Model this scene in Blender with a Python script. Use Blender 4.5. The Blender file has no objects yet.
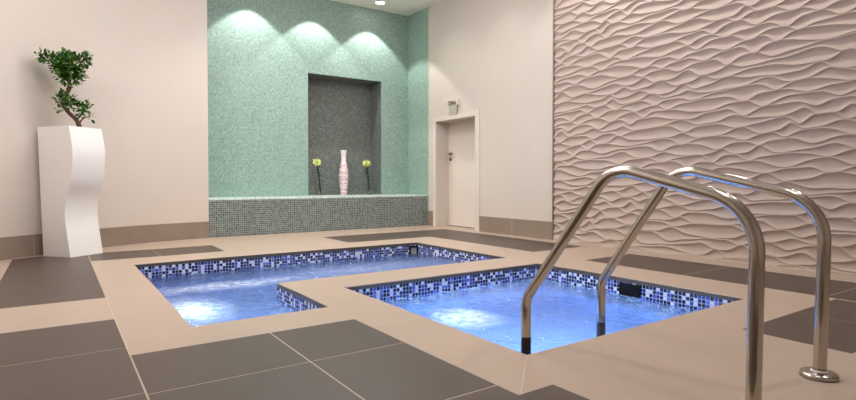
import bpy, bmesh, math, random
import numpy as np
from mathutils import Vector, Matrix, noise

random.seed(7)
C = bpy.context.scene.collection
PI = math.pi

# ------------------------------------------------------------------ colour / node helpers
def lin(r, g, b):
    def f(c):
        c /= 255.0
        return c / 12.92 if c <= 0.04045 else ((c + 0.055) / 1.055) ** 2.4
    return (f(r), f(g), f(b), 1.0)

class NT:
    def __init__(self, name):
        self.m = bpy.data.materials.new(name)
        self.m.use_nodes = True
        self.t = self.m.node_tree
        self.t.nodes.clear()
        self.out = self.n('ShaderNodeOutputMaterial')
    def n(self, typ, **kw):
        nd = self.t.nodes.new(typ)
        for k, v in kw.items():
            setattr(nd, k, v)
        return nd
    def l(self, a, b):
        self.t.links.new(a, b)
    def math(self, op, a, b=None, c=None):
        nd = self.n('ShaderNodeMath', operation=op)
        for i, x in enumerate((a, b, c)):
            if x is None:
                continue
            if isinstance(x, (int, float)):
                nd.inputs[i].default_value = x
            else:
                self.l(x, nd.inputs[i])
        return nd.outputs[0]
    def ramp(self, fac, stops, interp='LINEAR'):
        nd = self.n('ShaderNodeValToRGB')
        cr = nd.color_ramp
        cr.interpolation = interp
        while len(cr.elements) < len(stops):
            cr.elements.new(0.5)
        for e, (p, c) in zip(cr.elements, stops):
            e.position = p
            e.color = c
        self.l(fac, nd.inputs[0])
        return nd.outputs[0]
    def mix(self, fac, a, b):
        nd = self.n('ShaderNodeMix', data_type='RGBA')
        if isinstance(fac, (int, float)):
            nd.inputs[0].default_value = fac
        else:
            self.l(fac, nd.inputs[0])
        for i, x in ((6, a), (7, b)):
            if isinstance(x, tuple):
                nd.inputs[i].default_value = x
            else:
                self.l(x, nd.inputs[i])
        return nd.outputs[2]
    def noise(self, scale, detail=3, vec=None, rough=0.5):
        nd = self.n('ShaderNodeTexNoise')
        nd.inputs['Scale'].default_value = scale
        nd.inputs['Detail'].default_value = detail
        nd.inputs['Roughness'].default_value = rough
        if vec is None:
            vec = self.n('ShaderNodeTexCoord').outputs['Object']
        self.l(vec, nd.inputs['Vector'])
        return nd.outputs[0]
    def principled(self, col, rough=0.5, metal=0.0, spec=0.5, bump=None, bump_s=0.2, bump_d=0.01, **kw):
        p = self.n('ShaderNodeBsdfPrincipled')
        if isinstance(col, tuple):
            p.inputs['Base Color'].default_value = col
        else:
            self.l(col, p.inputs['Base Color'])
        if isinstance(rough, (int, float)):
            p.inputs['Roughness'].default_value = rough
        else:
            self.l(rough, p.inputs['Roughness'])
        p.inputs['Metallic'].default_value = metal
        p.inputs['Specular IOR Level'].default_value = spec
        for k, v in kw.items():
            p.inputs[k.replace('_', ' ')].default_value = v
        if bump is not None:
            b = self.n('ShaderNodeBump')
            b.inputs['Strength'].default_value = bump_s
            b.inputs['Distance'].default_value = bump_d
            self.l(bump, b.inputs['Height'])
            self.l(b.outputs[0], p.inputs['Normal'])
        self.l(p.outputs[0], self.out.inputs[0])
        return p

def mat_plain(name, col, rough=0.5, metal=0.0, var=0.06, scale=6, spec=0.5, **kw):
    """one colour with a slight procedural mottling"""
    t = NT(name)
    f = t.noise(scale, 4)
    a = tuple(c * (1 - var) for c in col[:3]) + (1,)
    b = tuple(min(1, c * (1 + var)) for c in col[:3]) + (1,)
    t.principled(t.mix(f, a, b), rough, metal, spec, **kw)
    return t.m

def mat_mosaic(name, tile, stops, grout, rough=0.25, gw=0.07, mott=None, spec=0.5):
    """square glass mosaic laid in UV metres: random colour per tile, grout between"""
    t = NT(name)
    uv = t.n('ShaderNodeUVMap', uv_map='UVMap').outputs[0]
    sc = t.n('ShaderNodeVectorMath', operation='SCALE')
    t.l(uv, sc.inputs[0]); sc.inputs['Scale'].default_value = 1.0 / tile
    fl = t.n('ShaderNodeVectorMath', operation='FLOOR'); t.l(sc.outputs[0], fl.inputs[0])
    fr = t.n('ShaderNodeVectorMath', operation='FRACTION'); t.l(sc.outputs[0], fr.inputs[0])
    wn = t.n('ShaderNodeTexWhiteNoise', noise_dimensions='2D'); t.l(fl.outputs[0], wn.inputs['Vector'])
    col = t.ramp(wn.outputs[0], stops, 'CONSTANT')
    if mott:
        nz = t.noise(mott[0], 3)
        col = t.mix(t.math('MULTIPLY', nz, mott[1]), col, mott[2])
    sp = t.n('ShaderNodeSeparateXYZ'); t.l(fr.outputs[0], sp.inputs[0])
    dx = t.math('ABSOLUTE', t.math('SUBTRACT', sp.outputs[0], 0.5))
    dy = t.math('ABSOLUTE', t.math('SUBTRACT', sp.outputs[1], 0.5))
    g = t.math('GREATER_THAN', t.math('MAXIMUM', dx, dy), 0.5 - gw)
    r = t.math('MULTIPLY_ADD', g, 0.4, rough)
    t.principled(t.mix(g, col, grout), r, spec=spec)
    return t.m

# ------------------------------------------------------------------ mesh helpers
def box_uv(me):
    uv = me.uv_layers.new(name='UVMap') if 'UVMap' not in me.uv_layers else me.uv_layers['UVMap']
    for p in me.polygons:
        n = p.normal
        for li in p.loop_indices:
            co = me.vertices[me.loops[li].vertex_index].co
            if abs(n.z) > 0.7:
                uv.data[li].uv = (co.x, co.y)
            elif abs(n.x) > abs(n.y):
                uv.data[li].uv = (co.y, co.z)
            else:
                uv.data[li].uv = (co.x, co.z)

def link(name, bm, mats, parent=None, smooth=False, recalc=True, uv=True):
    me = bpy.data.meshes.new(name)
    if recalc:
        bmesh.ops.recalc_face_normals(bm, faces=bm.faces[:])
    bm.to_mesh(me)
    bm.free()
    for m in (mats if isinstance(mats, (list, tuple)) else [mats]):
        me.materials.append(m)
    if uv:
        box_uv(me)
    if smooth:
        me.polygons.foreach_set('use_smooth', [True] * len(me.polygons))
    o = bpy.data.objects.new(name, me)
    C.objects.link(o)
    if parent is not None:
        o.parent = parent
    return o

def empty(name, loc, label, cat, group=None):
    o = bpy.data.objects.new(name, None)
    o.empty_display_size = 0.1
    C.objects.link(o)
    o.location = loc
    tag(o, label, cat, group)
    return o

def tag(o, label, cat, group=None):
    o['label'] = label
    o['category'] = cat
    if group:
        o['group'] = group

def struct(o, label=None, cat=None):
    o['kind'] = 'structure'
    if label:
        o['label'] = label
    if cat:
        o['category'] = cat
    return o

def box(bm, x0, x1, y0, y1, z0, z1, mi=0, bevel=0.0):
    vs = [bm.verts.new(p) for p in ((x0, y0, z0), (x1, y0, z0), (x1, y1, z0), (x0, y1, z0),
                                    (x0, y0, z1), (x1, y0, z1), (x1, y1, z1), (x0, y1, z1))]
    fs = []
    for q in ((0, 3, 2, 1), (4, 5, 6, 7), (0, 1, 5, 4), (1, 2, 6, 5), (2, 3, 7, 6), (3, 0, 4, 7)):
        f = bm.faces.new([vs[i] for i in q]); f.material_index = mi; fs.append(f)
    if bevel > 0:
        es = list({e for f in fs for e in f.edges})
        bmesh.ops.bevel(bm, geom=es, offset=bevel, segments=2, affect='EDGES', profile=0.5)

def quad(bm, *pts, mi=0):
    f = bm.faces.new([bm.verts.new(p) for p in pts]); f.material_index = mi
    return f

def prism(bm, pts, z0, z1, mi=0):
    lo = [bm.verts.new((x, y, z0)) for x, y in pts]
    hi = [bm.verts.new((x, y, z1)) for x, y in pts]
    n = len(pts)
    bm.faces.new(hi).material_index = mi
    bm.faces.new(lo[::-1]).material_index = mi
    for i in range(n):
        bm.faces.new([lo[i], lo[(i + 1) % n], hi[(i + 1) % n], hi[i]]).material_index = mi

def lathe(bm, prof, cx=0, cy=0, seg=28, cap=True):
    rings = []
    for r, z in prof:
        rings.append([bm.verts.new((cx + r * math.cos(2 * PI * k / seg), cy + r * math.sin(2 * PI * k / seg), z)) for k in range(seg)])
    for a, b in zip(rings, rings[1:]):
        for k in range(seg):
            bm.faces.new([a[k], a[(k + 1) % seg], b[(k + 1) % seg], b[k]])
    if cap:
        bm.faces.new(rings[0][::-1]); bm.faces.new(rings[-1])

def smooth_path(pts, radii=None, step=0.02):
    """Catmull-Rom through points"""
    P = [Vector(p) for p in pts]
    Q = [P[0] * 2 - P[1]] + P + [P[-1] * 2 - P[-2]]
    out, rr = [], []
    for i in range(1, len(Q) - 2):
        n = max(2, int((Q[i + 1] - Q[i]).length / step))
        for k in range(n):
            t = k / n
            a, b, c, d = Q[i - 1:i + 3]
            out.append(0.5 * ((2 * b) + (c - a) * t + (2 * a - 5 * b + 4 * c - d) * t * t + (3 * b - a - 3 * c + d) * t ** 3))
            if radii:
                rr.append(radii[i - 1] * (1 - t) + radii[i] * t)
    out.append(P[-1])
    if radii:
        rr.append(radii[-1])
    return out, rr

def tube(bm, path, rad, seg=16):
    """sweep a circle along a polyline, parallel-transported"""
    rads = rad if isinstance(rad, (list, tuple)) else [rad] * len(path)
    up = None
    rings = []
    for i, p in enumerate(path):
        t = (path[min(i + 1, len(path) - 1)] - path[max(i - 1, 0)]).normalized()
        if up is None:
            up = t.orthogonal().normalized()
        up = (up - t * up.dot(t)).normalized()
        s = t.cross(up)
        rings.append([bm.verts.new(p + (up * math.cos(2 * PI * k / seg) + s * math.sin(2 * PI * k / seg)) * rads[i]) for k in range(seg)])
    for a, b in zip(rings, rings[1:]):
        for k in range(seg):
            bm.faces.new([a[k], a[(k + 1) % seg], b[(k + 1) % seg], b[k]])
    bm.faces.new(rings[0][::-1]); bm.faces.new(rings[-1])

def fillet(pts, rads, n=14):
    """polyline with circular arcs at its inner corners"""
    P = [Vector(p) for p in pts]
    out = [P[0]]
    for i in range(1, len(P) - 1):
        a = (P[i - 1] - P[i]).normalized(); b = (P[i + 1] - P[i]).normalized()
        ang = a.angle(b); r = rads[i - 1]
        d = r / math.tan(ang / 2)
        cdir = (a + b).normalized(); cen = P[i] + cdir * (r / math.sin(ang / 2))
        s = P[i] + a * d - cen; e = P[i] + b * d - cen
        tot = s.angle(e); ax = s.cross(e).normalized()
        for k in range(n + 1):
            out.append(cen + Matrix.Rotation(tot * k / n, 3, ax) @ s)
    out.append(P[-1])
    return out

# ------------------------------------------------------------------ materials
M = {}
M['wall'] = mat_plain('cream_paint', lin(207, 196, 187), 0.55, var=0.02, scale=3, spec=0.3)
M['ceiling'] = mat_plain('ceiling_paint', lin(244, 238, 230), 0.7, var=0.02)
M['beige'] = None
t = NT('beige_stone'); n1 = t.noise(2.2, 5, rough=0.6); n2 = t.noise(60, 2)
c = t.mix(n1, lin(160, 141, 125), lin(175, 155, 139)); c = t.mix(t.math('MULTIPLY', n2, 0.15), c, lin(154, 134, 116))
t.principled(c, 0.38, spec=0.4); M['beige'] = t.m
t = NT('dark_tile'); n1 = t.noise(3.0, 5, rough=0.65); n2 = t.noise(90, 2)
c = t.mix(n1, lin(68, 56, 49), lin(82, 68, 60)); c = t.mix(t.math('MULTIPLY', n2, 0.2), c, lin(62, 52, 46))
t.principled(c, 0.42, spec=0.35); M['dark'] = t.m
M['grout'] = mat_plain('pale_grout', lin(192, 174, 156), 0.8)
t = NT('brown_skirting'); n1 = t.noise(5, 4)
t.principled(t.mix(n1, lin(132, 116, 104), lin(152, 136, 122)), 0.35, spec=0.4); M['skirt'] = t.m
M['teal'] = mat_mosaic('teal_mosaic', 0.033, [(0, lin(136, 164, 153)), (0.25, lin(144, 171, 160)), (0.5, lin(130, 158, 147)), (0.72, lin(150, 176, 166)), (0.9, lin(122, 150, 140)), (0.97, lin(164, 185, 176))],
                       lin(154, 172, 164), 0.36, 0.07)
M['grey'] = mat_mosaic('grey_mosaic', 0.036, [(0, lin(94, 104, 102)), (0.3, lin(108, 118, 116)), (0.55, lin(82, 92, 90)), (0.8, lin(118, 128, 125)), (0.93, lin(66, 75, 75))],
                       lin(150, 160, 156), 0.25, 0.10)
M['niche'] = mat_mosaic('dark_grey_mosaic', 0.036, [(0, lin(98, 104, 100)), (0.3, lin(108, 114, 110)), (0.6, lin(90, 96, 93)), (0.85, lin(120, 126, 122))],
                        lin(126, 132, 128), 0.3, 0.07)
M['ledge_top'] = mat_mosaic('pale_green_mosaic', 0.033, [(0, lin(170, 188, 180)), (0.3, lin(182, 200, 192)), (0.6, lin(160, 178, 170)), (0.85, lin(196, 210, 204))],
                            lin(186, 196, 190), 0.25, 0.08)
M['pool_band'] = mat_mosaic('blue_mosaic', 0.036, [(0, lin(18, 20, 62)), (0.2, lin(62, 74, 156)), (0.36, lin(104, 114, 190)), (0.48, lin(10, 10, 24)), (0.70, lin(226, 229, 236)), (0.9, lin(34, 40, 112))],
                            lin(176, 184, 214), 0.15, 0.08)
M['pool_tile'] = mat_mosaic('pale_blue_mosaic', 0.0375, [(0, lin(124, 158, 220)), (0.3, lin(138, 170, 226)), (0.6, lin(112, 146, 212)), (0.85, lin(154, 182, 230))],
                             lin(156, 178, 234), 0.3, 0.06)
M['coping_edge'] = mat_plain('coping_nose_shade', lin(84, 76, 70), 0.5)  # bullnose shadow painted into the coping nose colour
# relief panel plaster
t = NT('relief_plaster'); n1 = t.noise(4, 3)
t.principled(t.mix(n1, lin(176, 158, 148), lin(186, 168, 158)), 0.6, spec=0.25); M['relief'] = t.m
M['steel'] = None
t = NT('polished_steel'); n1 = t.noise(40, 3)
t.principled(lin(188, 181, 171), t.math('MULTIPLY_ADD', n1, 0.08, 0.10), 1.0); M['steel'] = t.m
M['white_gloss'] = mat_plain('white_lacquer', lin(230, 226, 224), 0.2, var=0.01, spec=0.6)
M['soil'] = mat_plain('dark_soil', lin(58, 44, 34), 0.9, var=0.3, scale=40)
t = NT('bark'); n1 = t.noise(30, 5)
t.principled(t.mix(n1, lin(58, 38, 26), lin(112, 80, 56)), 0.8, bump=n1, bump_s=0.6, bump_d=0.01); M['bark'] = t.m
t = NT('leaf'); oi = t.n('ShaderNodeNewGeometry'); n1 = t.noise(18, 2)
cl = t.ramp(n1, [(0.3, lin(24, 52, 20)), (0.5, lin(54, 104, 38)), (0.64, lin(120, 164, 72))])
p = t.principled(cl, 0.4, spec=0.4); M['leaf'] = t.m
M['door'] = mat_plain('white_door_paint', lin(222, 210, 200), 0.4, var=0.015, spec=0.4)
M['frame'] = mat_plain('white_frame_paint', lin(216, 206, 197), 0.4, var=0.01, spec=0.4)
M['handle'] = mat_plain('dark_metal', lin(120, 104, 92), 0.3, 1.0)
M['foot_reflection'] = mat_plain('dark_reflection', lin(44, 30, 22), 0.35)  # colour of the dark reflection painted on the rail feet
M['black'] = mat_plain('black_plastic', lin(5, 5, 8), 0.5, spec=0.2)
M['trim'] = mat_plain('brushed_trim', lin(142, 130, 118), 0.4, 0.6)
M['pale_trim'] = mat_plain('pale_corner_trim', lin(206, 206, 190), 0.4)
M['petal'] = mat_plain('yellow_green_petals', lin(226, 230, 150), 0.6, var=0.25, scale=60)
M['stem'] = mat_plain('dark_stem', lin(34, 36, 26), 0.6)
t = NT('pink_striped_ceramic')
tc = t.n('ShaderNodeTexCoord'); sx = t.n('ShaderNodeSeparateXYZ'); t.l(tc.outputs['Object'], sx.inputs[0])
w = t.math('SINE', t.math('ADD', t.math('MULTIPLY', sx.outputs[2], 92.0), t.math('MULTIPLY', t.noise(9.0, 2), 9.0)))
msk = t.math('MULTIPLY', t.math('GREATER_THAN', w, 0.15), t.math('LESS_THAN', sx.outputs[2], 0.66))
t.principled(t.mix(msk, lin(236, 228, 228), lin(214, 160, 172)), 0.3); M['vase'] = t.m
t = NT('clear_glass'); g = t.n('ShaderNodeBsdfGlass'); g.inputs['IOR'].default_value = 1.45; g.inputs['Color'].default_value = (0.9, 0.94, 0.92, 1)
tr = t.n('ShaderNodeBsdfTransparent'); mx = t.n('ShaderNodeMixShader'); mx.inputs[0].default_value = 0.45
t.l(tr.outputs[0], mx.inputs[1]); t.l(g.outputs[0], mx.inputs[2]); t.l(mx.outputs[0], t.out.inputs[0]); M['glass'] = t.m
t = NT('lamp_glow'); e = t.n('ShaderNodeEmission'); e.inputs[0].default_value = lin(255, 246, 230); e.inputs[1].default_value = 20
t.l(e.outputs[0], t.out.inputs[0]); M['glow'] = t.m
t = NT('pool_lamp_glow'); e = t.n('ShaderNodeEmission'); e.inputs[0].default_value = lin(215, 235, 255); e.inputs[1].default_value = 6
t.l(e.outputs[0], t.out.inputs[0]); M['pool_glow'] = t.m
M['acrylic'] = mat_plain('frosted_panel', lin(180, 174, 158), 0.35)

# moving water with aerated foam around the jets
def water_mat(name, jets, rough_sea=0.8):
    t = NT(name)
    tc = t.n('ShaderNodeTexCoord').outputs['Object']
    n1 = t.noise(7.0, 3, tc, 0.55); n2 = t.noise(26.0, 2, tc, 0.5)
    h = t.math('ADD', n1, t.math('MULTIPLY', n2, 0.25))
    b = t.n('ShaderNodeBump'); b.inputs['Strength'].default_value = rough_sea; b.inputs['Distance'].default_value = 0.06 * (2.2 if rough_sea > 0.9 else 1.0)
    t.l(h, b.inputs['Height'])
    g = t.n('ShaderNodeBsdfGlass'); g.inputs['IOR'].default_value = 1.33; g.inputs['Roughness'].default_value = 0.02
    g.inputs['Color'].default_value = (0.86, 0.93, 1.0, 1)
    t.l(b.outputs[0], g.inputs['Normal'])
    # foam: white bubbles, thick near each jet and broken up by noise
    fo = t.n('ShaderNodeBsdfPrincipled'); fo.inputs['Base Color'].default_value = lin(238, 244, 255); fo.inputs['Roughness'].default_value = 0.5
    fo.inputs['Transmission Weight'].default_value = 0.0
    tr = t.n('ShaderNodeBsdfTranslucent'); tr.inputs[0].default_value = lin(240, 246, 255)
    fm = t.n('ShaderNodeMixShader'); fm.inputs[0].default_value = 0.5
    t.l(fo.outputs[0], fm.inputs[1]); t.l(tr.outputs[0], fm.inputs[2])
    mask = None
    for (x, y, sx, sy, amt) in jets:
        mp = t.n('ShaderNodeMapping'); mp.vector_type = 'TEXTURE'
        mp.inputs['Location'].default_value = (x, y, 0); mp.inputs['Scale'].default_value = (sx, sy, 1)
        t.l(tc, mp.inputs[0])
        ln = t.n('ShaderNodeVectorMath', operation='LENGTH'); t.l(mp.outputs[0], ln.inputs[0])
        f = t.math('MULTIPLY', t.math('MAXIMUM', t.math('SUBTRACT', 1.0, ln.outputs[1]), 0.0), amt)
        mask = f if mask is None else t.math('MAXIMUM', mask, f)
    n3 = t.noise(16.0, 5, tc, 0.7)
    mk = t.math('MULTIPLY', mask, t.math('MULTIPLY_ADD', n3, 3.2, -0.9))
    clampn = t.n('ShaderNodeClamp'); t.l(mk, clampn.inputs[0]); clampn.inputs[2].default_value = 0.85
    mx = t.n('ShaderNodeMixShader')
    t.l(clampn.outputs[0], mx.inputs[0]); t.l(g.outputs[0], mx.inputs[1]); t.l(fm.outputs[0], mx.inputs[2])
    t.l(mx.outputs[0], t.out.inputs[0])
    return t.m

# ------------------------------------------------------------------ room dimensions (metres)
XW = 6.56          # door / relief wall
YB = 10.36         # back wall of the mosaic alcove
YL = 9.58          # front of the ledge
ZC = 4.69          # ceiling
ZL = 0.66          # ledge top
WATER = -0.165
LW = [(-3.6, 5.9), (-2.5, 6.85), (-1.5, 7.6), (-0.57, 8.26), (0.0, 8.70), (0.5, 9.04), (1.1, 9.34), (1.6, 9.48), (2.09, 9.58)]
lw, _ = smooth_path([(x, y, 0) for x, y in LW], step=0.12)

PA = [(0.713, 3.778), (1.677, 3.778), (1.677, 4.942), (4.60, 4.942), (4.60, 6.985), (0.713, 6.985)]
PB = [(2.103, 2.105), (4.565, 2.105), (4.565, 4.40), (2.103, 4.40)]

# ------------------------------------------------------------------ floor with the pool openings
bm = bmesh.new()
xs = [-6, 0.713, 1.677, 2.103, 4.565, 4.60, 9]
ys = [-5, 2.105, 3.778, 4.40, 4.942, 6.985, 12]
def in_pool(x, y):
    return (0.713 < x < 1.677 and 3.778 < y < 6.985) or (1.677 < x < 4.60 and 4.942 < y < 6.985) or (2.103 < x < 4.565 and 2.105 < y < 4.40)
grid = {}
def gv(i, j):
    if (i, j) not in grid:
        grid[(i, j)] = bm.verts.new((xs[i], ys[j], 0))
    return grid[(i, j)]
for i in range(len(xs) - 1):
    for j in range(len(ys) - 1):
        if in_pool((xs[i] + xs[i + 1]) / 2, (ys[j] + ys[j + 1]) / 2):
            continue
        bm.faces.new([gv(i, j), gv(i + 1, j), gv(i + 1, j + 1), gv(i, j + 1)])
ed = [e for e in bm.edges if len(e.link_faces) == 1 and all(-5 < v.co.x < 8.5 and -4.5 < v.co.y < 11.5 for v in e.verts)]
# turned-down nose of the coping
r = bmesh.ops.extrude_edge_only(bm, edges=ed)
nv = [g for g in r['geom'] if isinstance(g, bmesh.types.BMVert)]
for v in nv:
    v.co.z = -0.042
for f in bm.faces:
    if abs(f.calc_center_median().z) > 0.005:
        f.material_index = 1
bmesh.ops.bevel(bm, geom=ed, offset=0.009, segments=3, affect='EDGES', profile=0.5)
floor = struct(link('floor', bm, [M['beige'], M['coping_edge']]))

def inlay(polys, name='dark_tile_inlay', mat='dark', z=0.0007):
    bm = bmesh.new()
    for p in polys:
        prism(bm, p, -0.004, z)
    return link(name, bm, M[mat], floor)
G = 0.0045
def rects(xb, yb, skip=()):
    out = []
    for i in range(len(xb) - 1):
        for j in range(len(yb) - 1):
            if (i, j) in skip:
                continue
            a, b = sorted((yb[j], yb[j + 1]))
            out.append([(xb[i] + G, a + G), (xb[i + 1] - G, a + G), (xb[i + 1] - G, b - G), (xb[i] + G, b - G)])
    return out
inlay(rects([0.316, 1.083, 1.672], [3.335, 2.675, 1.865, 1.05, 0.25, -0.6])
      + [[(1.672 + G - .009, 1.05 + G), (1.888, 1.05 + G), (1.888, 1.72), (1.672 - G, 1.72)]] + [[(1.672, 0.2), (1.888, 0.2), (1.888, 1.045), (1.672, 1.045)]])
inlay(rects([-2.8, -2.02, -1.24, -0.46, 0.316], [4.285, 3.51, 2.705, 1.9, 1.1, 0.3]))
inlay([[(-0.455, 5.12), (0.314, 5.12), (0.314, 7.55), (-0.455, 7.55)],
       [(-0.455, 7.556), (0.314, 7.556), (0.314, 8.385), (-0.26, 8.385), (-0.455, 8.25)],
       [(0.323, 7.556), (1.07, 7.556), (1.07, 8.385), (0.323, 8.385)], [(1.078, 7.556), (1.86, 7.62), (1.88, 8.43), (1.078, 8.385)]])
inlay([[(3.70, 7.575), (4.46, 7.575), (4.46, 8.58), (3.70, 8.56)], [(4.468, 7.575), (5.236, 7.575), (5.236, 8.6), (4.468, 8.58)],
       [(5.244, 7.575), (6.30, 7.575), (6.30, 8.62), (5.244, 8.6)],
       [(5.244, 6.35), (6.29, 6.35), (6.29, 7.567), (5.244, 7.567)], [(5.244, 5.135), (6.26, 5.15), (6.28, 6.342), (5.244, 6.342)]])
inlay([[(5.18, 3.0), (6.125, 3.0), (6.14, 4.27), (5.20, 4.24)], [(5.165, 1.75), (6.115, 1.75), (6.125, 2.99), (5.18, 2.99)],
       [(5.15, 0.5), (6.11, 0.5), (6.115, 1.742), (5.165, 1.742)], [(5.13, -0.8), (6.1, -0.8), (6.11, .492), (5.15, .492)]])
inlay([[(3.58, 1.085), (4.36, 1.085), (4.36, 1.67), (3.59, 1.67)], [(4.368, 1.085), (5.13, 1.085), (5.135, 1.67), (4.368, 1.67)]])
# pale joints between the beige slabs
bm = bmesh.new()
def joint(a, b, w=0.005):
    a = Vector((*a, 0)); b = Vector((*b, 0)); d = (b - a).normalized(); s = Vector((-d.y, d.x, 0)) * w / 2
    prism(bm, [tuple((a - s)[:2]), tuple((b - s)[:2]), tuple((b + s)[:2]), tuple((a + s)[:2])], -0.003, 0.0006)
joint((0.700, 3.765), (0.325, 3.345)); joint((2.09, 2.09), (1.69, 1.73)); joint((1.677, 2.52), (2.09, 2.52)); joint((1.677, 2.19), (2.09, 2.19))
joint((1.677, 3.1), (2.09, 3.1))
joint((2.6, 1.72), (2.6, 2.09))
joint((0.316, 3.345), (0.316, 5.12))
joint((-0.46, 4.29), (-0.46, 5.115)); joint((4.61, 3.0), (5.17, 3.0)); joint((4.61, 5.6), (5.235, 5.6))
link('pale_joint', bm, M['grout'], floor)

# ------------------------------------------------------------------ pools
def pool(poly, depth, label, jets, sea=0.8, cat='pool'):
    cx = sum(p[0] for p in poly) / len(poly); cy = sum(p[1] for p in poly) / len(poly)
    root = empty('plunge_pool', (cx, cy, 0), label, cat)
    L = [(x - cx, y - cy) for x, y in poly]
    n = len(L)
    bm = bmesh.new()
    for (z0, z1, mi) in ((-0.60, -0.0415, 0), (-depth, -0.60, 1)):
        for i in range(n):
            a, b = L[i], L[(i + 1) % n]
            quad(bm, (*a, z0), (*b, z0), (*b, z1), (*a, z1), mi=mi)
    f = bm.faces.new([bm.verts.new((*p, -depth)) for p in L]); f.material_index = 1
    bmesh.ops.remove_doubles(bm, verts=bm.verts[:], dist=1e-4)
    link('basin', bm, [M['pool_band'], M['pool_tile']], root)
    # gently heaving water surface
    bm = bmesh.new()
    step = 0.07
    x0, x1 = min(p[0] for p in L), max(p[0] for p in L); y0, y1 = min(p[1] for p in L), max(p[1] for p in L)
    f = bm.faces.new([bm.verts.new((*p, WATER)) for p in L])
    k = x0 + step
    for ax, lo, hi in ((0, x0, x1), (1, y0, y1)):
        k = lo + step
        while k < hi - 0.01:
            co = Vector((k, 0, 0)) if ax == 0 else Vector((0, k, 0)); no = Vector((1, 0, 0)) if ax == 0 else Vector((0, 1, 0))
            bmesh.ops.bisect_plane(bm, geom=bm.verts[:] + bm.edges[:] + bm.faces[:], plane_co=co, plane_no=no)
            k += step
    for v in bm.verts:
        q = Vector((v.co.x * 2.6 + cx * 3, v.co.y * 2.6, 0.3))
        v.co.z += 0.012 * noise.noise(q) + 0.006 * noise.noise(q * 2.7)
    for f in bm.faces:
        f.normal_update()
        if f.normal.z < 0: f.normal_flip()
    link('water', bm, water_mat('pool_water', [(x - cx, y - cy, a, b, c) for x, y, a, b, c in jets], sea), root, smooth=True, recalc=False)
    return root, cx, cy

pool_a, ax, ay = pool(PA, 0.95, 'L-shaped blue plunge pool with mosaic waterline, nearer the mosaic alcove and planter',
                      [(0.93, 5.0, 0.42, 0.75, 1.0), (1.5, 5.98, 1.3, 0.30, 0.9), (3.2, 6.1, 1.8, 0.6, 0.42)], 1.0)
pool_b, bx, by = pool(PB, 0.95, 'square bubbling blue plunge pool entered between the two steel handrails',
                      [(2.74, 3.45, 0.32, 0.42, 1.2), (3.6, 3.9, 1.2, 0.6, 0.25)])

def pool_lamp(root, off, pos, facing, power, col=(0.52, 0.80, 1.0), rad=0.09):
    """round underwater lamp on a pool wall: rim, glowing lens, and its light"""
    d = Vector(facing).normalized()
    rot = d.to_track_quat('Z', 'Y').to_matrix().to_4x4()
    p = Vector(pos) - Vector((off[0], off[1], 0))
    bm = bmesh.new(); lathe(bm, [(rad * 1.25, -0.0), (rad * 1.25, 0.018), (rad, 0.026), (rad, 0.012)], seg=24, cap=False)
    bm.transform(Matrix.Translation(p) @ rot)
    lamp = link('underwater_lamp', bm, M['steel'], root, smooth=True)
    bm = bmesh.new(); lathe(bm, [(rad, 0.010), (rad * 0.7, 0.02), (0.005, 0.026)], seg=24)
    bm.transform(Matrix.Translation(p) @ rot)
    link('lens', bm, M['pool_glow'], lamp, smooth=True)
    l = bpy.data.lights.new('underwater_light', 'AREA'); l.shape = 'DISK'; l.size = rad * 2; l.energy = power; l.color = col
    o = bpy.data.objects.new('underwater_light', l); C.objects.link(o)
    o.location = Vector(pos) + d * 0.04
    o.rotation_euler = (-d).to_track_quat('Z', 'Y').to_euler()
    o.visible_camera = True
pool_lamp(pool_b, (bx, by), (2.105, 3.5, -0.45), (1, 0, 0), 15)
pool_lamp(pool_b, (bx, by), (3.1, 2.107, -0.4), (0, 1, 0), 48)
pool_lamp(pool_a, (ax, ay), (0.715, 4.9, -0.45), (1, 0, 0), 14)
pool_lamp(pool_a, (ax, ay), (3.2, 4.944, -0.5), (0, 1, 0), 4)

# skimmer mouths in the waterline mosaic
bm = bmesh.new()
box(bm, 4.545 - bx, 4.572 - bx, 3.055 - by, 3.285 - by, -0.168, -0.048, bevel=0.004)
link('skimmer_mouth', bm, M['black'], pool_b)
bm = bmesh.new()
xa, za = 4.45 - ax, -0.05
for q in ((4.44, 4.46, -0.26, -0.05), (4.57, 4.592, -0.26, -0.05), (4.46, 4.57, -0.075, -0.05), (4.46, 4.57, -0.26, -0.235)):
    box(bm, q[0] - ax, q[1] - ax, 6.965 - ay, 6.99 - ay, q[2], q[3])
sk = link('skimmer_frame', bm, M['black'], pool_a)
bm = bmesh.new(); box(bm, 4.46 - ax, 4.57 - ax, 6.976 - ay, 6.99 - ay, -0.235, -0.075)
link('skimmer_flap', bm, M['acrylic'], sk)

# ------------------------------------------------------------------ walls
# curved cream wall on the left, with the end face beside the alcove
bm = bmesh.new()
for a, b in zip(lw, lw[1:]):
    quad(bm, (a.x, a.y, 0), (b.x, b.y, 0), (b.x, b.y, ZC), (a.x, a.y, ZC))
bmesh.ops.remove_doubles(bm, verts=bm.verts[:], dist=1e-4)
wl = struct(link('wall_left', bm, M['wall'], smooth=True))
bm = bmesh.new()
quad(bm, (2.09, YL, 0), (2.09, YB, 0), (2.09, YB, ZC), (2.09, YL, ZC))
struct(link('wall_alcove', bm, M['teal']))
# left side + behind the camera
bm = bmesh.new()
quad(bm, (-3.6, -3.4, 0), (-3.6, 5.9, 0), (-3.6, 5.9, ZC), (-3.6, -3.4, ZC)); quad(bm, (-3.6, -3.4, 0), (XW, -3.4, 0), (XW, -3.4, ZC), (-3.6, -3.4, ZC))
struct(link('wall_rear', bm, M['wall']))
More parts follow.
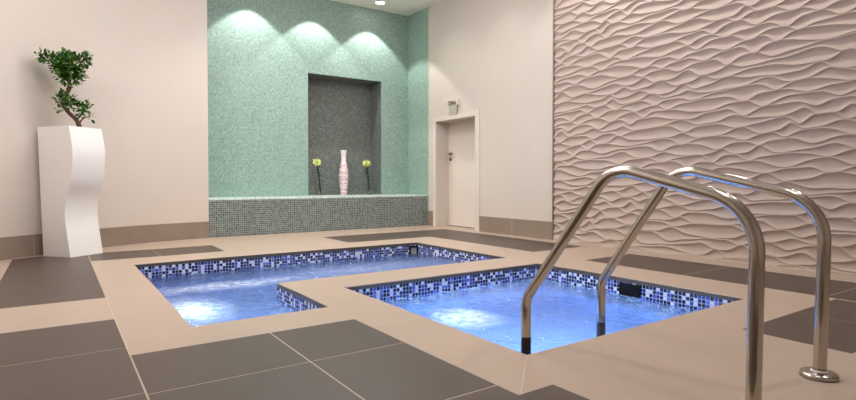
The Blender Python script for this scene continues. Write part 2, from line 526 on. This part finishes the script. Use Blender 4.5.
# mosaic back wall with the niche
NX0, NX1, NZ1, NY = 4.17, 5.86, 3.14, 10.81
bm = bmesh.new()
for (a, b, c, d) in ((2.09, NX0, 0, ZC), (NX1, XW, 0, ZC), (NX0, NX1, NZ1, ZC), (NX0, NX1, 0, ZL)):
    quad(bm, (a, YB, c), (b, YB, c), (b, YB, d), (a, YB, d))
struct(link('wall_back', bm, M['teal'], recalc=False))
for nm, mt, q in (('wall_niche_back', 'niche', ((NX0, NY, ZL), (NX1, NY, ZL), (NX1, NY, NZ1), (NX0, NY, NZ1))),
                  ('wall_niche_left', 'niche', ((NX0, YB, ZL), (NX0, NY, ZL), (NX0, NY, NZ1), (NX0, YB, NZ1))),
                  ('wall_niche_right', 'niche', ((NX1, YB, ZL), (NX1, NY, ZL), (NX1, NY, NZ1), (NX1, YB, NZ1))),
                  ('ceiling_niche', 'niche', ((NX0, YB, NZ1), (NX1, YB, NZ1), (NX1, NY, NZ1), (NX0, NY, NZ1))),
                  ('floor_niche', 'ledge_top', ((NX0, YB, ZL), (NX1, YB, ZL), (NX1, NY, ZL), (NX0, NY, ZL)))):
    bm = bmesh.new(); quad(bm, *q)
    struct(link(nm, bm, M[mt], recalc=False))
# right wall: mosaic return, painted part with the door opening
DY0, DY1, DZ, DR = 7.95, 9.25, 2.20, 0.32
YM = 9.53
bm = bmesh.new()
quad(bm, (XW, YM, 0), (XW, YB, 0), (XW, YB, ZC), (XW, YM, ZC), mi=1)
for (a, b, c, d) in ((DY1, YM, 0, ZC), (5.97, DY0, 0, ZC), (DY0, DY1, DZ, ZC)):
    quad(bm, (XW, a, c), (XW, b, c), (XW, b, d), (XW, a, d))
quad(bm, (XW, DY1, 0), (XW + DR + .05, DY1, 0), (XW + DR + .05, DY1, DZ), (XW, DY1, DZ))
quad(bm, (XW, DY0, 0), (XW + DR + .05, DY0, 0), (XW + DR + .05, DY0, DZ), (XW, DY0, DZ))
quad(bm, (XW, DY0, DZ), (XW, DY1, DZ), (XW + DR + .05, DY1, DZ), (XW + DR + .05, DY0, DZ))
struct(link('wall_right', bm, [M['wall'], M['teal']], recalc=False))
bm = bmesh.new(); box(bm, XW - 0.012, XW + 0.01, YM - 0.02, YM, ZL, ZC)
struct(link('trim_1', bm, M['pale_trim']))
bm = bmesh.new(); box(bm, XW - 0.03, XW + 0.02, 5.955, 5.985, 0, ZC)
struct(link('trim_2', bm, M['trim']))
bm = bmesh.new(); box(bm, -4, 7.2, -3.6, YB + .6, ZC, ZC + 0.06)
struct(link('ceiling', bm, M['ceiling']))

# carved wave relief: crossing ridge lines with a scoop between each pair
Y0, Y1, ncol, nr, sub = -3.4, 5.955, 700, 64, 7
ss = np.linspace(Y0, Y1, ncol)
rng = np.random.RandomState(11)
pitch = 0.077
cur = []
phase = 0.0
for i in range(nr):
    # neighbouring ridges run roughly in opposite phase, so they open into lens shapes and meet between
    phase = i * PI + rng.normal(0, 0.55)
    th = 2 * PI * ss / 0.66 + phase + 1.3 * np.sin(2 * PI * ss / 3.1 + i * 0.35) + 0.7 * np.sin(2 * PI * ss / 1.27 + i * 0.9)
    am = 0.038 * (1 + 0.3 * np.sin(2 * PI * ss / 1.9 + rng.rand() * 6))
    c = am * np.sin(th + 0.6 * np.sin(th + rng.choice([-1.0, 1.0])))
    c += 0.010 * np.sin(2 * PI * ss / 2.2 + rng.rand() * 6) + 0.004 * np.sin(2 * PI * ss / 0.33 + rng.rand() * 6)
    cur.append((i - 1) * pitch + c)
cur = np.array(cur)
for it in range(6):                      # where two ridges would cross they meet and run together
    for i in range(1, nr):
        ov = np.maximum(cur[i - 1] + 0.006 - cur[i], 0) / 2
        cur[i - 1] -= ov; cur[i] += ov
for i in range(1, nr):
    cur[i] = np.maximum(cur[i], cur[i - 1] + 0.004)
rows, hts, ridge = [], [], []
for i in range(nr - 1):
    gap = cur[i + 1] - cur[i]
    for k in range(sub):
        tt = k / sub
        rows.append(cur[i] + gap * tt)
        dep = 0.028 * (1 - np.exp(-gap / 0.07))
        # the scoop is deepest close under its upper ridge
        hts.append(dep * np.clip((cur[i] + gap * tt) / 0.05, 0, 1) * 4 * tt * (1 - tt) * (0.45 + 1.1 * tt)); ridge.append(k == 0)
rows.append(cur[-1]); hts.append(np.zeros(ncol)); ridge.append(True)
rows = np.clip(np.array(rows), 0.0, ZC); hts = np.array(hts)
R_ = rows.shape[0]
co = np.zeros((R_, ncol, 3)); co[:, :, 0] = XW - 0.03 + hts; co[:, :, 1] = ss[None, :]; co[:, :, 2] = rows
idx = np.arange(R_ * ncol).reshape(R_, ncol)
faces = np.stack([idx[:-1, :-1], idx[1:, :-1], idx[1:, 1:], idx[:-1, 1:]], -1).reshape(-1, 4)
zz = rows
keep = (zz[1:, :-1] - zz[:-1, :-1] + zz[1:, 1:] - zz[:-1, 1:]).reshape(-1) > 1e-6
me = bpy.data.meshes.new('wall_relief')
me.from_pydata(co.reshape(-1, 3).tolist(), [], faces[keep].tolist())
me.materials.append(M['relief'])
me.polygons.foreach_set('use_smooth', [True] * len(me.polygons))
me.update()
ev = np.zeros(len(me.edges) * 2, dtype=np.int32); me.edges.foreach_get('vertices', ev); ev = ev.reshape(-1, 2)
rr = ev // ncol
isr = np.array(ridge)
sharp = (rr[:, 0] == rr[:, 1]) & isr[rr[:, 0]]
at = me.attributes.new('sharp_edge', 'BOOLEAN', 'EDGE'); at.data.foreach_set('value', sharp.tolist())
wr = bpy.data.objects.new('wall_relief', me); C.objects.link(wr); struct(wr)

# ------------------------------------------------------------------ baseboards
def baseboard(name, path, h=0.29, th=0.014):
    bm = bmesh.new()
    left = []
    for i, p in enumerate(path):
        t_ = (path[min(i + 1, len(path) - 1)] - path[max(i - 1, 0)]).normalized()
        left.append(p + Vector((t_.y, -t_.x, 0)) * th)
    for i in range(len(path) - 1):
        a, b, c, d = left[i], left[i + 1], path[i + 1], path[i]
        quad(bm, (a.x, a.y, 0), (b.x, b.y, 0), (b.x, b.y, h), (a.x, a.y, h))
        quad(bm, (a.x, a.y, h), (b.x, b.y, h), (c.x, c.y, h), (d.x, d.y, h))
    bmesh.ops.remove_doubles(bm, verts=bm.verts[:], dist=1e-4)
    return struct(link(name, bm, M['skirt']))
bl = baseboard('baseboard_left', lw, 0.275)
bm = bmesh.new()
for k in (12, 20, 27, 34, 41):
    if k < len(lw) - 1:
        p = lw[k]; t_ = (lw[k + 1] - lw[k - 1]).normalized(); nrm = Vector((t_.y, -t_.x, 0))
        a = p + nrm * 0.0148 - t_ * 0.003; b = p + nrm * 0.0148 + t_ * 0.003
        quad(bm, (a.x, a.y, 0), (b.x, b.y, 0), (b.x, b.y, 0.275), (a.x, a.y, 0.275))
link('tile_joint', bm, M['grout'], bl)
bm = bmesh.new(); box(bm, XW - 0.014, XW, 5.985, 7.82, 0, 0.295); box(bm, XW - 0.014, XW, 9.345, YL, 0, 0.32)
br = struct(link('baseboard_right', bm, M['skirt']))
bm = bmesh.new(); box(bm, XW - 0.016, XW - 0.006, 6.93, 6.936, 0, 0.294)
link('tile_joint', bm, M['grout'], br)

# ------------------------------------------------------------------ door
bm = bmesh.new(); box(bm, XW + DR, XW + DR + 0.045, DY0, DY1, 0.012, DZ, bevel=0.003)
door = struct(link('door_1', bm, M['door']), 'white single door with metal lever set in a deep recess')
bm = bmesh.new()
box(bm, XW - 0.022, XW + 0.004, DY1, DY1 + 0.095, 0, DZ + 0.09, bevel=0.004); box(bm, XW - 0.022, XW + 0.004, DY0 - 0.125, DY0, 0, DZ + 0.09, bevel=0.004)
box(bm, XW - 0.022, XW + 0.004, DY0, DY1, DZ, DZ + 0.09, bevel=0.004)
link('door_frame', bm, M['frame'], door)
hx = XW + DR
bm = bmesh.new()
bm2 = bmesh.new(); lathe(bm2, [(0.034, 0), (0.034, 0.012), (0.03, 0.014)], seg=20); bm2.transform(Matrix.Translation((hx, 9.17, 1.535)) @ Matrix.Rotation(-PI / 2, 4, 'Y')); link('rose', bm2, M['handle'], door, smooth=True)
path = fillet([(hx - 0.01, 9.17, 1.535), (hx - 0.06, 9.17, 1.535), (hx - 0.06, 9.03, 1.535)], [0.02])
tube(bm, path, 0.014, 10); link('handle', bm, M['handle'], door, smooth=True)
bm = bmesh.new(); lathe(bm, [(0.036, 0), (0.036, 0.014), (0.03, 0.018)], seg=20); bm.transform(Matrix.Translation((hx, 9.17, 1.42)) @ Matrix.Rotation(-PI / 2, 4, 'Y'))
link('lock_plate', bm, M['handle'], door, smooth=True)

# emergency exit light above the door
ex = empty('exit_light', (XW, 8.64, 2.29), 'small exit light with pale hanging panel fixed above the white door', 'exit sign')
bm = bmesh.new(); box(bm, -0.05, 0.0, -0.155, 0.155, 0.215, 0.285, bevel=0.008); link('housing', bm, M['acrylic'], ex)
bm = bmesh.new(); box(bm, -0.03, -0.02, -0.135, 0.135, 0.0, 0.215, bevel=0.003); link('hanging_panel', bm, M['acrylic'], ex)
for s in (-1, 1):
    bm = bmesh.new(); box(bm, -0.056, 0.0, s * 0.165 - 0.014, s * 0.165 + 0.014, 0.2 + 0.02 * s, 0.3, bevel=0.005); link('end_cap', bm, M['white_gloss'], ex)
bm = bmesh.new(); box(bm, -0.053, -0.049, -0.11, 0.05, 0.225, 0.240); box(bm, -0.053, -0.049, -0.05, 0.13, 0.255, 0.268); link('dark_slot', bm, M['handle'], ex)

# ------------------------------------------------------------------ mosaic ledge
bm = bmesh.new()
LX0, LX1, LY1 = 2.094, XW - 0.004, YB - 0.004
quad(bm, (LX0, YL, 0.001), (LX1, YL, 0.001), (LX1, YL, ZL - 0.03), (LX0, YL, ZL - 0.03), mi=0)
quad(bm, (LX0, YL, ZL - 0.03), (LX1, YL, ZL - 0.03), (LX1, YL + 0.01, ZL), (LX0, YL + 0.01, ZL), mi=1)
quad(bm, (LX0, YL + 0.01, ZL), (LX1, YL + 0.01, ZL), (LX1, LY1, ZL), (LX0, LY1, ZL), mi=1)
quad(bm, (LX0, LY1, 0.001), (LX1, LY1, 0.001), (LX1, LY1, ZL), (LX0, LY1, ZL), mi=0)
quad(bm, (LX0, YL, 0.001), (LX0, LY1, 0.001), (LX0, LY1, ZL), (LX0, YL, ZL), mi=0); quad(bm, (LX1, YL, 0.001), (LX1, LY1, 0.001), (LX1, LY1, ZL), (LX1, YL, ZL), mi=0)
bmesh.ops.remove_doubles(bm, verts=bm.verts[:], dist=1e-4)
led = link('mosaic_ledge', bm, [M['grey'], M['ledge_top']])
tag(led, 'long grey mosaic ledge with pale top along the foot of the green alcove', 'ledge')

# ------------------------------------------------------------------ vase and flowers on the ledge in the niche
vz = empty('ceramic_vase', (5.02, 10.5, ZL), 'tall pink and white ribbed vase between the two flower stems in the niche', 'vase')
prof = []
key = [(0, .062), (.06, .07), (.2, .086), (.4, .100), (.52, .094), (.62, .074), (.72, .054), (.80, .052), (.9, .062), (.955, .070)]
for k in range(97):
    z = .955 * k / 96
    for (z0, r0), (z1, r1) in zip(key, key[1:]):
        if z0 <= z <= z1:
            u = (z - z0) / (z1 - z0); r_ = r0 + (r1 - r0) * (3 * u * u - 2 * u ** 3); break
    if z < .68: r_ += 0.005 * math.sin(z * 92)
    prof.append((r_, z))
prof += [(.060, .95), (.04, .80)]
bm = bmesh.new(); lathe(bm, prof, seg=36); link('body', bm, M['vase'], vz, smooth=True)

def flower(loc, lean, label):
    root = empty('flower_vase', loc, label, 'flower', 'single flowers in glass vases')
    bm = bmesh.new(); lathe(bm, [(.052, 0), (.056, .02), (.046, .12), (.038, .30), (.044, .34), (.040, .335), (.033, .30), (.041, .12), (.046, .03)], seg=20); link('glass_vase', bm, M['glass'], root, smooth=True)
    bm = bmesh.new(); p_, _ = smooth_path([(0, 0, .03), (lean * .35, .0, .25), (lean * .55, 0, .42), (lean, 0, .64)], step=.03); tube(bm, p_, .015, 8)
    st = link('stem', bm, M['stem'], root, smooth=True)
    bm = bmesh.new()
    for k in range(9):
        z = .3 + .035 * k; q = p_[min(len(p_) - 1, int(len(p_) * z / .66))]
        a = k * 2.4; d = Vector((math.cos(a), math.sin(a), .5)) * .075; s = Vector((-math.sin(a), math.cos(a), 0)) * .024
        quad(bm, q, q + d * .5 + s, q + d, q + d * .5 - s)
    link('leaf', bm, M['stem'], st)
    bm = bmesh.new(); top = p_[-1] + Vector((0, 0, .04))
    rnd = random.Random(label)
    for k in range(46):
        th = math.acos(1 - 2 * (k + .5) / 46); a = k * 2.399
        d = Vector((math.sin(th) * math.cos(a), math.sin(th) * math.sin(a), math.cos(th)))
        s = d.orthogonal().normalized(); v = d.cross(s); L_ = .078 + .03 * rnd.random()
        b0 = top + d * .015; m_ = top + d * L_ * .7; e_ = top + d * L_ + v * .012
        f = bm.faces.new([bm.verts.new(x) for x in (b0, m_ + s * .028, e_, m_ - s * .028)])
    link('blossom', bm, M['petal'], root)
    return root
flower((4.50, 10.5, ZL), -.085, 'yellow-green flower in a slim glass vase left of the pink vase')
flower((5.64, 10.5, ZL), -.075, 'yellow-green flower in a slim glass vase right of the pink vase')

# ------------------------------------------------------------------ tall planter with little tree
D1 = Vector((-0.609, 0.793, 0)); D2 = Vector((0.793, 0.609, 0)); P0 = Vector((0.126, 8.059, 0))
pl = empty('potted_tree', (0.18, 8.39, 0), 'small leafy tree in a tall white wavy planter against the cream wall', 'potted plant')
off = Vector((0.18, 8.39, 0))
ks = [(0, 0), (.22, .040), (.41, .074), (.56, .082), (.70, .066), (.81, .034), (.97, -.02), (1.157, -.050), (1.34, -.058), (1.49, -.034), (1.64, .0)]
curve, _ = smooth_path([(a, b, 0) for a, b in ks], step=.04)
ZT = 1.64
rows_ = []
for q in curve:
    z, s = q.x, q.y
    bk = 0.455 + 0.075 * z / ZT
    rows_.append([P0 + D1 * s, P0 + D1 * s + D2 * .457, P0 + D1 * bk + D2 * .40, P0 + D1 * bk])
    for v in rows_[-1]:
        v.z = z
bm = bmesh.new()
vr = [[bm.verts.new(v - off) for v in r_] for r_ in rows_]
for a, b in zip(vr, vr[1:]):
    for k in range(4):
        f = bm.faces.new([a[k], a[(k + 1) % 4], b[(k + 1) % 4], b[k]]); f.smooth = True
bm.faces.new(vr[0][::-1])
cen = sum((v.co for v in vr[-1]), Vector()) / 4
rim = [bm.verts.new(cen + (v.co - cen) * .92) for v in vr[-1]]
low = [bm.verts.new(cen + (v.co - cen) * .92 - Vector((0, 0, .05))) for v in vr[-1]]
for k in range(4):
    bm.faces.new([vr[-1][k], vr[-1][(k + 1) % 4], rim[(k + 1) % 4], rim[k]])
    bm.faces.new([rim[k], rim[(k + 1) % 4], low[(k + 1) % 4], low[k]])
po = link('planter', bm, M['white_gloss'], pl)
me = po.data
# crisp vertical edges
at = me.attributes.new('sharp_edge', 'BOOLEAN', 'EDGE')
for e in me.edges:
    a, b = (me.vertices[i].co for i in e.vertices)
    d = b - a
    at.data[e.index].value = abs(d.z) > 0.7 * d.length or abs(a.z - ZT) < 1e-4 or abs(b.z - ZT) < 1e-4
bm = bmesh.new(); bm.faces.new([bm.verts.new(cen + (v - off - cen) * .92 - Vector((0, 0, .035))) for v in rows_[-1]]); link('soil', bm, M['soil'], pl)
bm = bmesh.new()
Y = 8.38
tp, tr_ = smooth_path([(.25, Y, 1.58), (.245, Y, 1.67), (.215, Y, 1.75), (.13, Y - .01, 1.84), (.075, Y, 1.95), (.105, Y + .01, 2.06), (.15, Y, 2.16), (.135, Y, 2.28), (.11, Y, 2.40)],
                      [.034, .030, .026, .024, .022, .022, .022, .018, .012], .03)
tube(bm, [p_ - off for p_ in tp], tr_, 10)
for br_ in ([(.13, Y, 2.26), (.02, Y - .03, 2.42), (-.11, Y, 2.55)], [(.14, Y, 2.26), (.22, Y + .02, 2.40), (.31, Y, 2.56)], [(.12, Y, 2.3), (.1, Y, 2.48), (.1, Y, 2.6)],
            [(.2, Y, 1.74), (.28, Y - .03, 1.82), (.33, Y, 1.93)], [(.09, Y, 1.94), (.17, Y - .04, 1.99), (.24, Y - .04, 1.96)], [(.1, Y, 2.05), (.04, Y, 2.07)], [(.24, Y, 1.7), (.3, Y - .02, 1.78), (.37, Y, 1.8)]):
    bp, brr = smooth_path(br_, [.011] + [.008] * (len(br_) - 2) + [.004], .04)
    tube(bm, [p_ - off for p_ in bp], brr, 6)
link('trunk', bm, M['bark'], pl, smooth=True)
clusters = [(-.155, 2.555, .055, 26), (-.10, 2.535, .065, 34), (-.03, 2.51, .085, 60), (.05, 2.49, .10, 80), (.14, 2.50, .11, 90), (.23, 2.49, .095, 70), (.295, 2.55, .075, 46), (.325, 2.615, .05, 26),
            (.10, 2.595, .05, 26), (.17, 2.59, .045, 22), (.02, 2.42, .085, 60), (.11, 2.39, .11, 90), (.20, 2.39, .10, 70), (.26, 2.36, .06, 26), (.06, 2.31, .075, 44), (.15, 2.30, .09, 54), (.215, 2.29, .06, 24), (.12, 2.235, .055, 20),
            (.015, 2.035, .045, 22), (.055, 2.08, .04, 16), (.115, 2.02, .07, 42), (.175, 1.965, .07, 38), (.10, 1.945, .055, 18), (.25, 1.93, .065, 36), (.315, 1.91, .055, 26), (.285, 1.84, .045, 14), (.375, 1.80, .025, 5), (.03, 1.905, .035, 10), (.325, 1.965, .035, 10), (.23, 1.86, .04, 8)]
bm = bmesh.new()
rnd = random.Random(3)
for cx, cz, cr, n_ in clusters:
    for k in range(int(n_ * 1.35)):
        d = Vector((rnd.gauss(0, 1), rnd.gauss(0, 1), rnd.gauss(0, 1))).normalized()
        c_ = Vector((cx + .012, Y, cz - .022)) - off + Vector((d.x, d.y * 1.3, d.z)) * cr * (rnd.random() ** .45)
        dd = (d + Vector((rnd.uniform(-.5, .5), rnd.uniform(-.5, .5), rnd.uniform(-.2, .7)))).normalized()
        s = (dd.cross(Vector((0, 0, 1))) + Vector((rnd.uniform(-.4, .4),) * 3)).normalized(); nn = s.cross(dd)
        L_ = rnd.uniform(.040, .068); w_ = L_ * .3
        pts = [c_, c_ + dd * L_ * .3 + s * w_, c_ + dd * L_ * .7 + s * w_ * .8, c_ + dd * L_ - nn * .006, c_ + dd * L_ * .7 - s * w_ * .8, c_ + dd * L_ * .3 - s * w_]
        mid = [c_ + dd * L_ * .5 + nn * .005]
        vs_ = [bm.verts.new(p_) for p_ in pts]; vm = bm.verts.new(mid[0])
        for a in range(6):
            bm.faces.new([vs_[a], vs_[(a + 1) % 6], vm])
link('foliage', bm, M['leaf'], pl, recalc=False, uv=False)

# ------------------------------------------------------------------ stainless handrails
def handrail(x, pts, rads, label, fy, zs):
    root = empty('handrail', (x, fy, 0), label, 'handrail', 'steel pool handrails')
    bm = bmesh.new()
    path = fillet([(0, a - fy, z) for a, z in pts], rads, 16)
    dense = []
    for a, b in zip(path, path[1:]):
        n = max(1, int((b - a).length / .05))
        dense += [a.lerp(b, k / n) for k in range(n)]
    dense.append(path[-1])
    tube(bm, dense, 0.0285, 24)
    link('rail_tube', bm, M['steel'], root, smooth=True)
    bm = bmesh.new(); lathe(bm, [(.030, .0045), (.030, .03), (.040, .028), (.072, .024), (.080, .018), (.081, .002), (.03, .002)], seg=32, cap=False)
    link('floor_flange', bm, M['steel'], root, smooth=True)
    bm = bmesh.new(); lathe(bm, [(.0285, .028), (.037, .0285), (.037, .031), (.0285, .033)], seg=28, cap=False)
    link('collar', bm, M['white_gloss'], root, smooth=True)
    bm = bmesh.new(); lathe(bm, [(.0288, -0.93), (.0292, -0.93), (.0292, zs - .003), (.0287, zs)], cy=pts[0][0] - fy, seg=24, cap=False)  # dark reflection at the rail foot, added as a thin dark tube
    link('foot_reflection_tube', bm, M['foot_reflection'], root, smooth=True)['label'] = 'dark reflection on the pool end of the rail, built as a thin tube'
handrail(3.025, [(2.325, -0.93), (2.325, 0.268), (1.79, 1.036), (1.03, 0.852), (1.045, 0.002)], [.15, .20, .235],
         'steel pool handrail farther from the viewer, its floor flange in view', 1.047, -0.005)
handrail(2.235, [(2.245, -0.93), (2.245, 0.262), (1.662, 1.026), (0.985, 0.852), (0.995, 0.002)], [.15, .20, .235],
         'steel pool handrail nearest the viewer, crossing in front of the other rail', 0.995, 0.045)

# ------------------------------------------------------------------ lights
WARM = (1.0, 0.985, 0.965)
def spot(loc, energy, deg, target=None, blend=0.3, rad=0.05, col=WARM):
    l = bpy.data.lights.new('downlight_beam', 'SPOT'); l.energy = energy; l.spot_size = math.radians(deg); l.spot_blend = blend
    l.shadow_soft_size = rad; l.color = col
    o = bpy.data.objects.new('downlight_beam', l); C.objects.link(o); o.location = loc
    if target:
        o.rotation_euler = (Vector(loc) - Vector(target)).to_track_quat('Z', 'Y').to_euler()
    return o
def area(loc, sx, sy, energy, col=WARM):
    l = bpy.data.lights.new('ceiling_fill_light', 'AREA'); l.shape = 'RECTANGLE'; l.size = sx; l.size_y = sy; l.energy = energy; l.color = col
    o = bpy.data.objects.new('ceiling_fill_light', l); C.objects.link(o); o.location = loc
    return o
def ceiling_light(x, y, label):
    root = empty('ceiling_light', (x, y, ZC), label, 'ceiling light', 'recessed downlights over the alcove ledge')
    bm = bmesh.new(); lathe(bm, [(.12, 0), (.12, -.012), (.10, -.016), (.095, -.002)], seg=28, cap=False); link('ring', bm, M['frame'], root, smooth=True)
    bm = bmesh.new(); lathe(bm, [(.094, -.004), (.07, -.010), (.004, -.012)], seg=24); link('lens', bm, M['glow'], root)
for x in (3.0, 4.27, 5.55):
    spot((x, 9.895, ZC - 0.03), 140, 89, blend=0.2, rad=0.03, col=(1.0, 0.98, 0.94))
ceiling_light(5.58, 9.895, 'round recessed downlight in the alcove ceiling near its right corner')
# general downlights of the hall
for (x, y, e) in ((2.0, 7.4, 60), (3.4, 8.4, 150), (5.0, 8.4, 25), (3.2, 6.0, 120), (0.2, 5.0, 50), (2.6, 3.2, 8), (0.4, 1.0, 20)):
    spot((x, y, ZC - 0.03), e, 120, blend=0.6, rad=0.08)
spot((5.3, 0.5, ZC - 0.03), 150, 90, target=(3.2, 1.3, 0), blend=0.5, rad=0.05)
# wall-washers along the relief and the door wall
for y, e in ((5.2, 74), (3.9, 68), (2.6, 66), (1.3, 66)):
    spot((XW - 0.62, y, ZC - 0.03), e, 116, blend=0.5, rad=0.06)
for y in (8.6, 7.0):
    spot((XW - 0.9, y, ZC - 0.03), 36, 116, blend=0.9, rad=0.06)
area((2.0, 5.6, ZC - 0.05), 5.0, 4.0, 188)  # added broad overhead fill, no luminaire behind it
def fill_point(loc, energy, rad=0.45):  # added soft fill without a fixture, lifts ceiling and walls
    l = bpy.data.lights.new('fill_point_light', 'POINT'); l.energy = energy; l.shadow_soft_size = rad; l.color = WARM
    o = bpy.data.objects.new('fill_point_light', l); C.objects.link(o); o.location = loc
fill_point((3.6, 7.0, 4.1), 70); fill_point((-1.6, 5.2, 3.7), 125); fill_point((2.0, 1.0, 3.8), 45)

w = bpy.data.worlds.new('room_air'); bpy.context.scene.world = w; w.use_nodes = True
w.node_tree.nodes['Background'].inputs[0].default_value = lin(255, 236, 216); w.node_tree.nodes['Background'].inputs[1].default_value = 0.05

# ------------------------------------------------------------------ camera
cam = bpy.data.cameras.new('camera'); co_ = bpy.data.objects.new('camera', cam); C.objects.link(co_)
co_.location = (0, 0, 0.95); co_.rotation_euler = (PI / 2 - 0.0204, 0, -0.6113)
cam.sensor_width = 36; cam.lens = 36 * 536.95 / 856; cam.shift_x = -5.37 / 856; cam.shift_y = -7.67 / 856
cam.clip_start = 0.05; cam.clip_end = 60
sc = bpy.context.scene
sc.camera = co_
sc.view_settings.view_transform = 'Standard'; sc.view_settings.look = 'None'; sc.view_settings.gamma = 1; sc.view_settings.use_curve_mapping = False
sc.view_settings.exposure = 0.1
sc.cycles.use_denoising = True
sc.cycles.max_bounces = 10
sc.cycles.caustics_reflective = False
sc.cycles.sample_clamp_indirect = 6
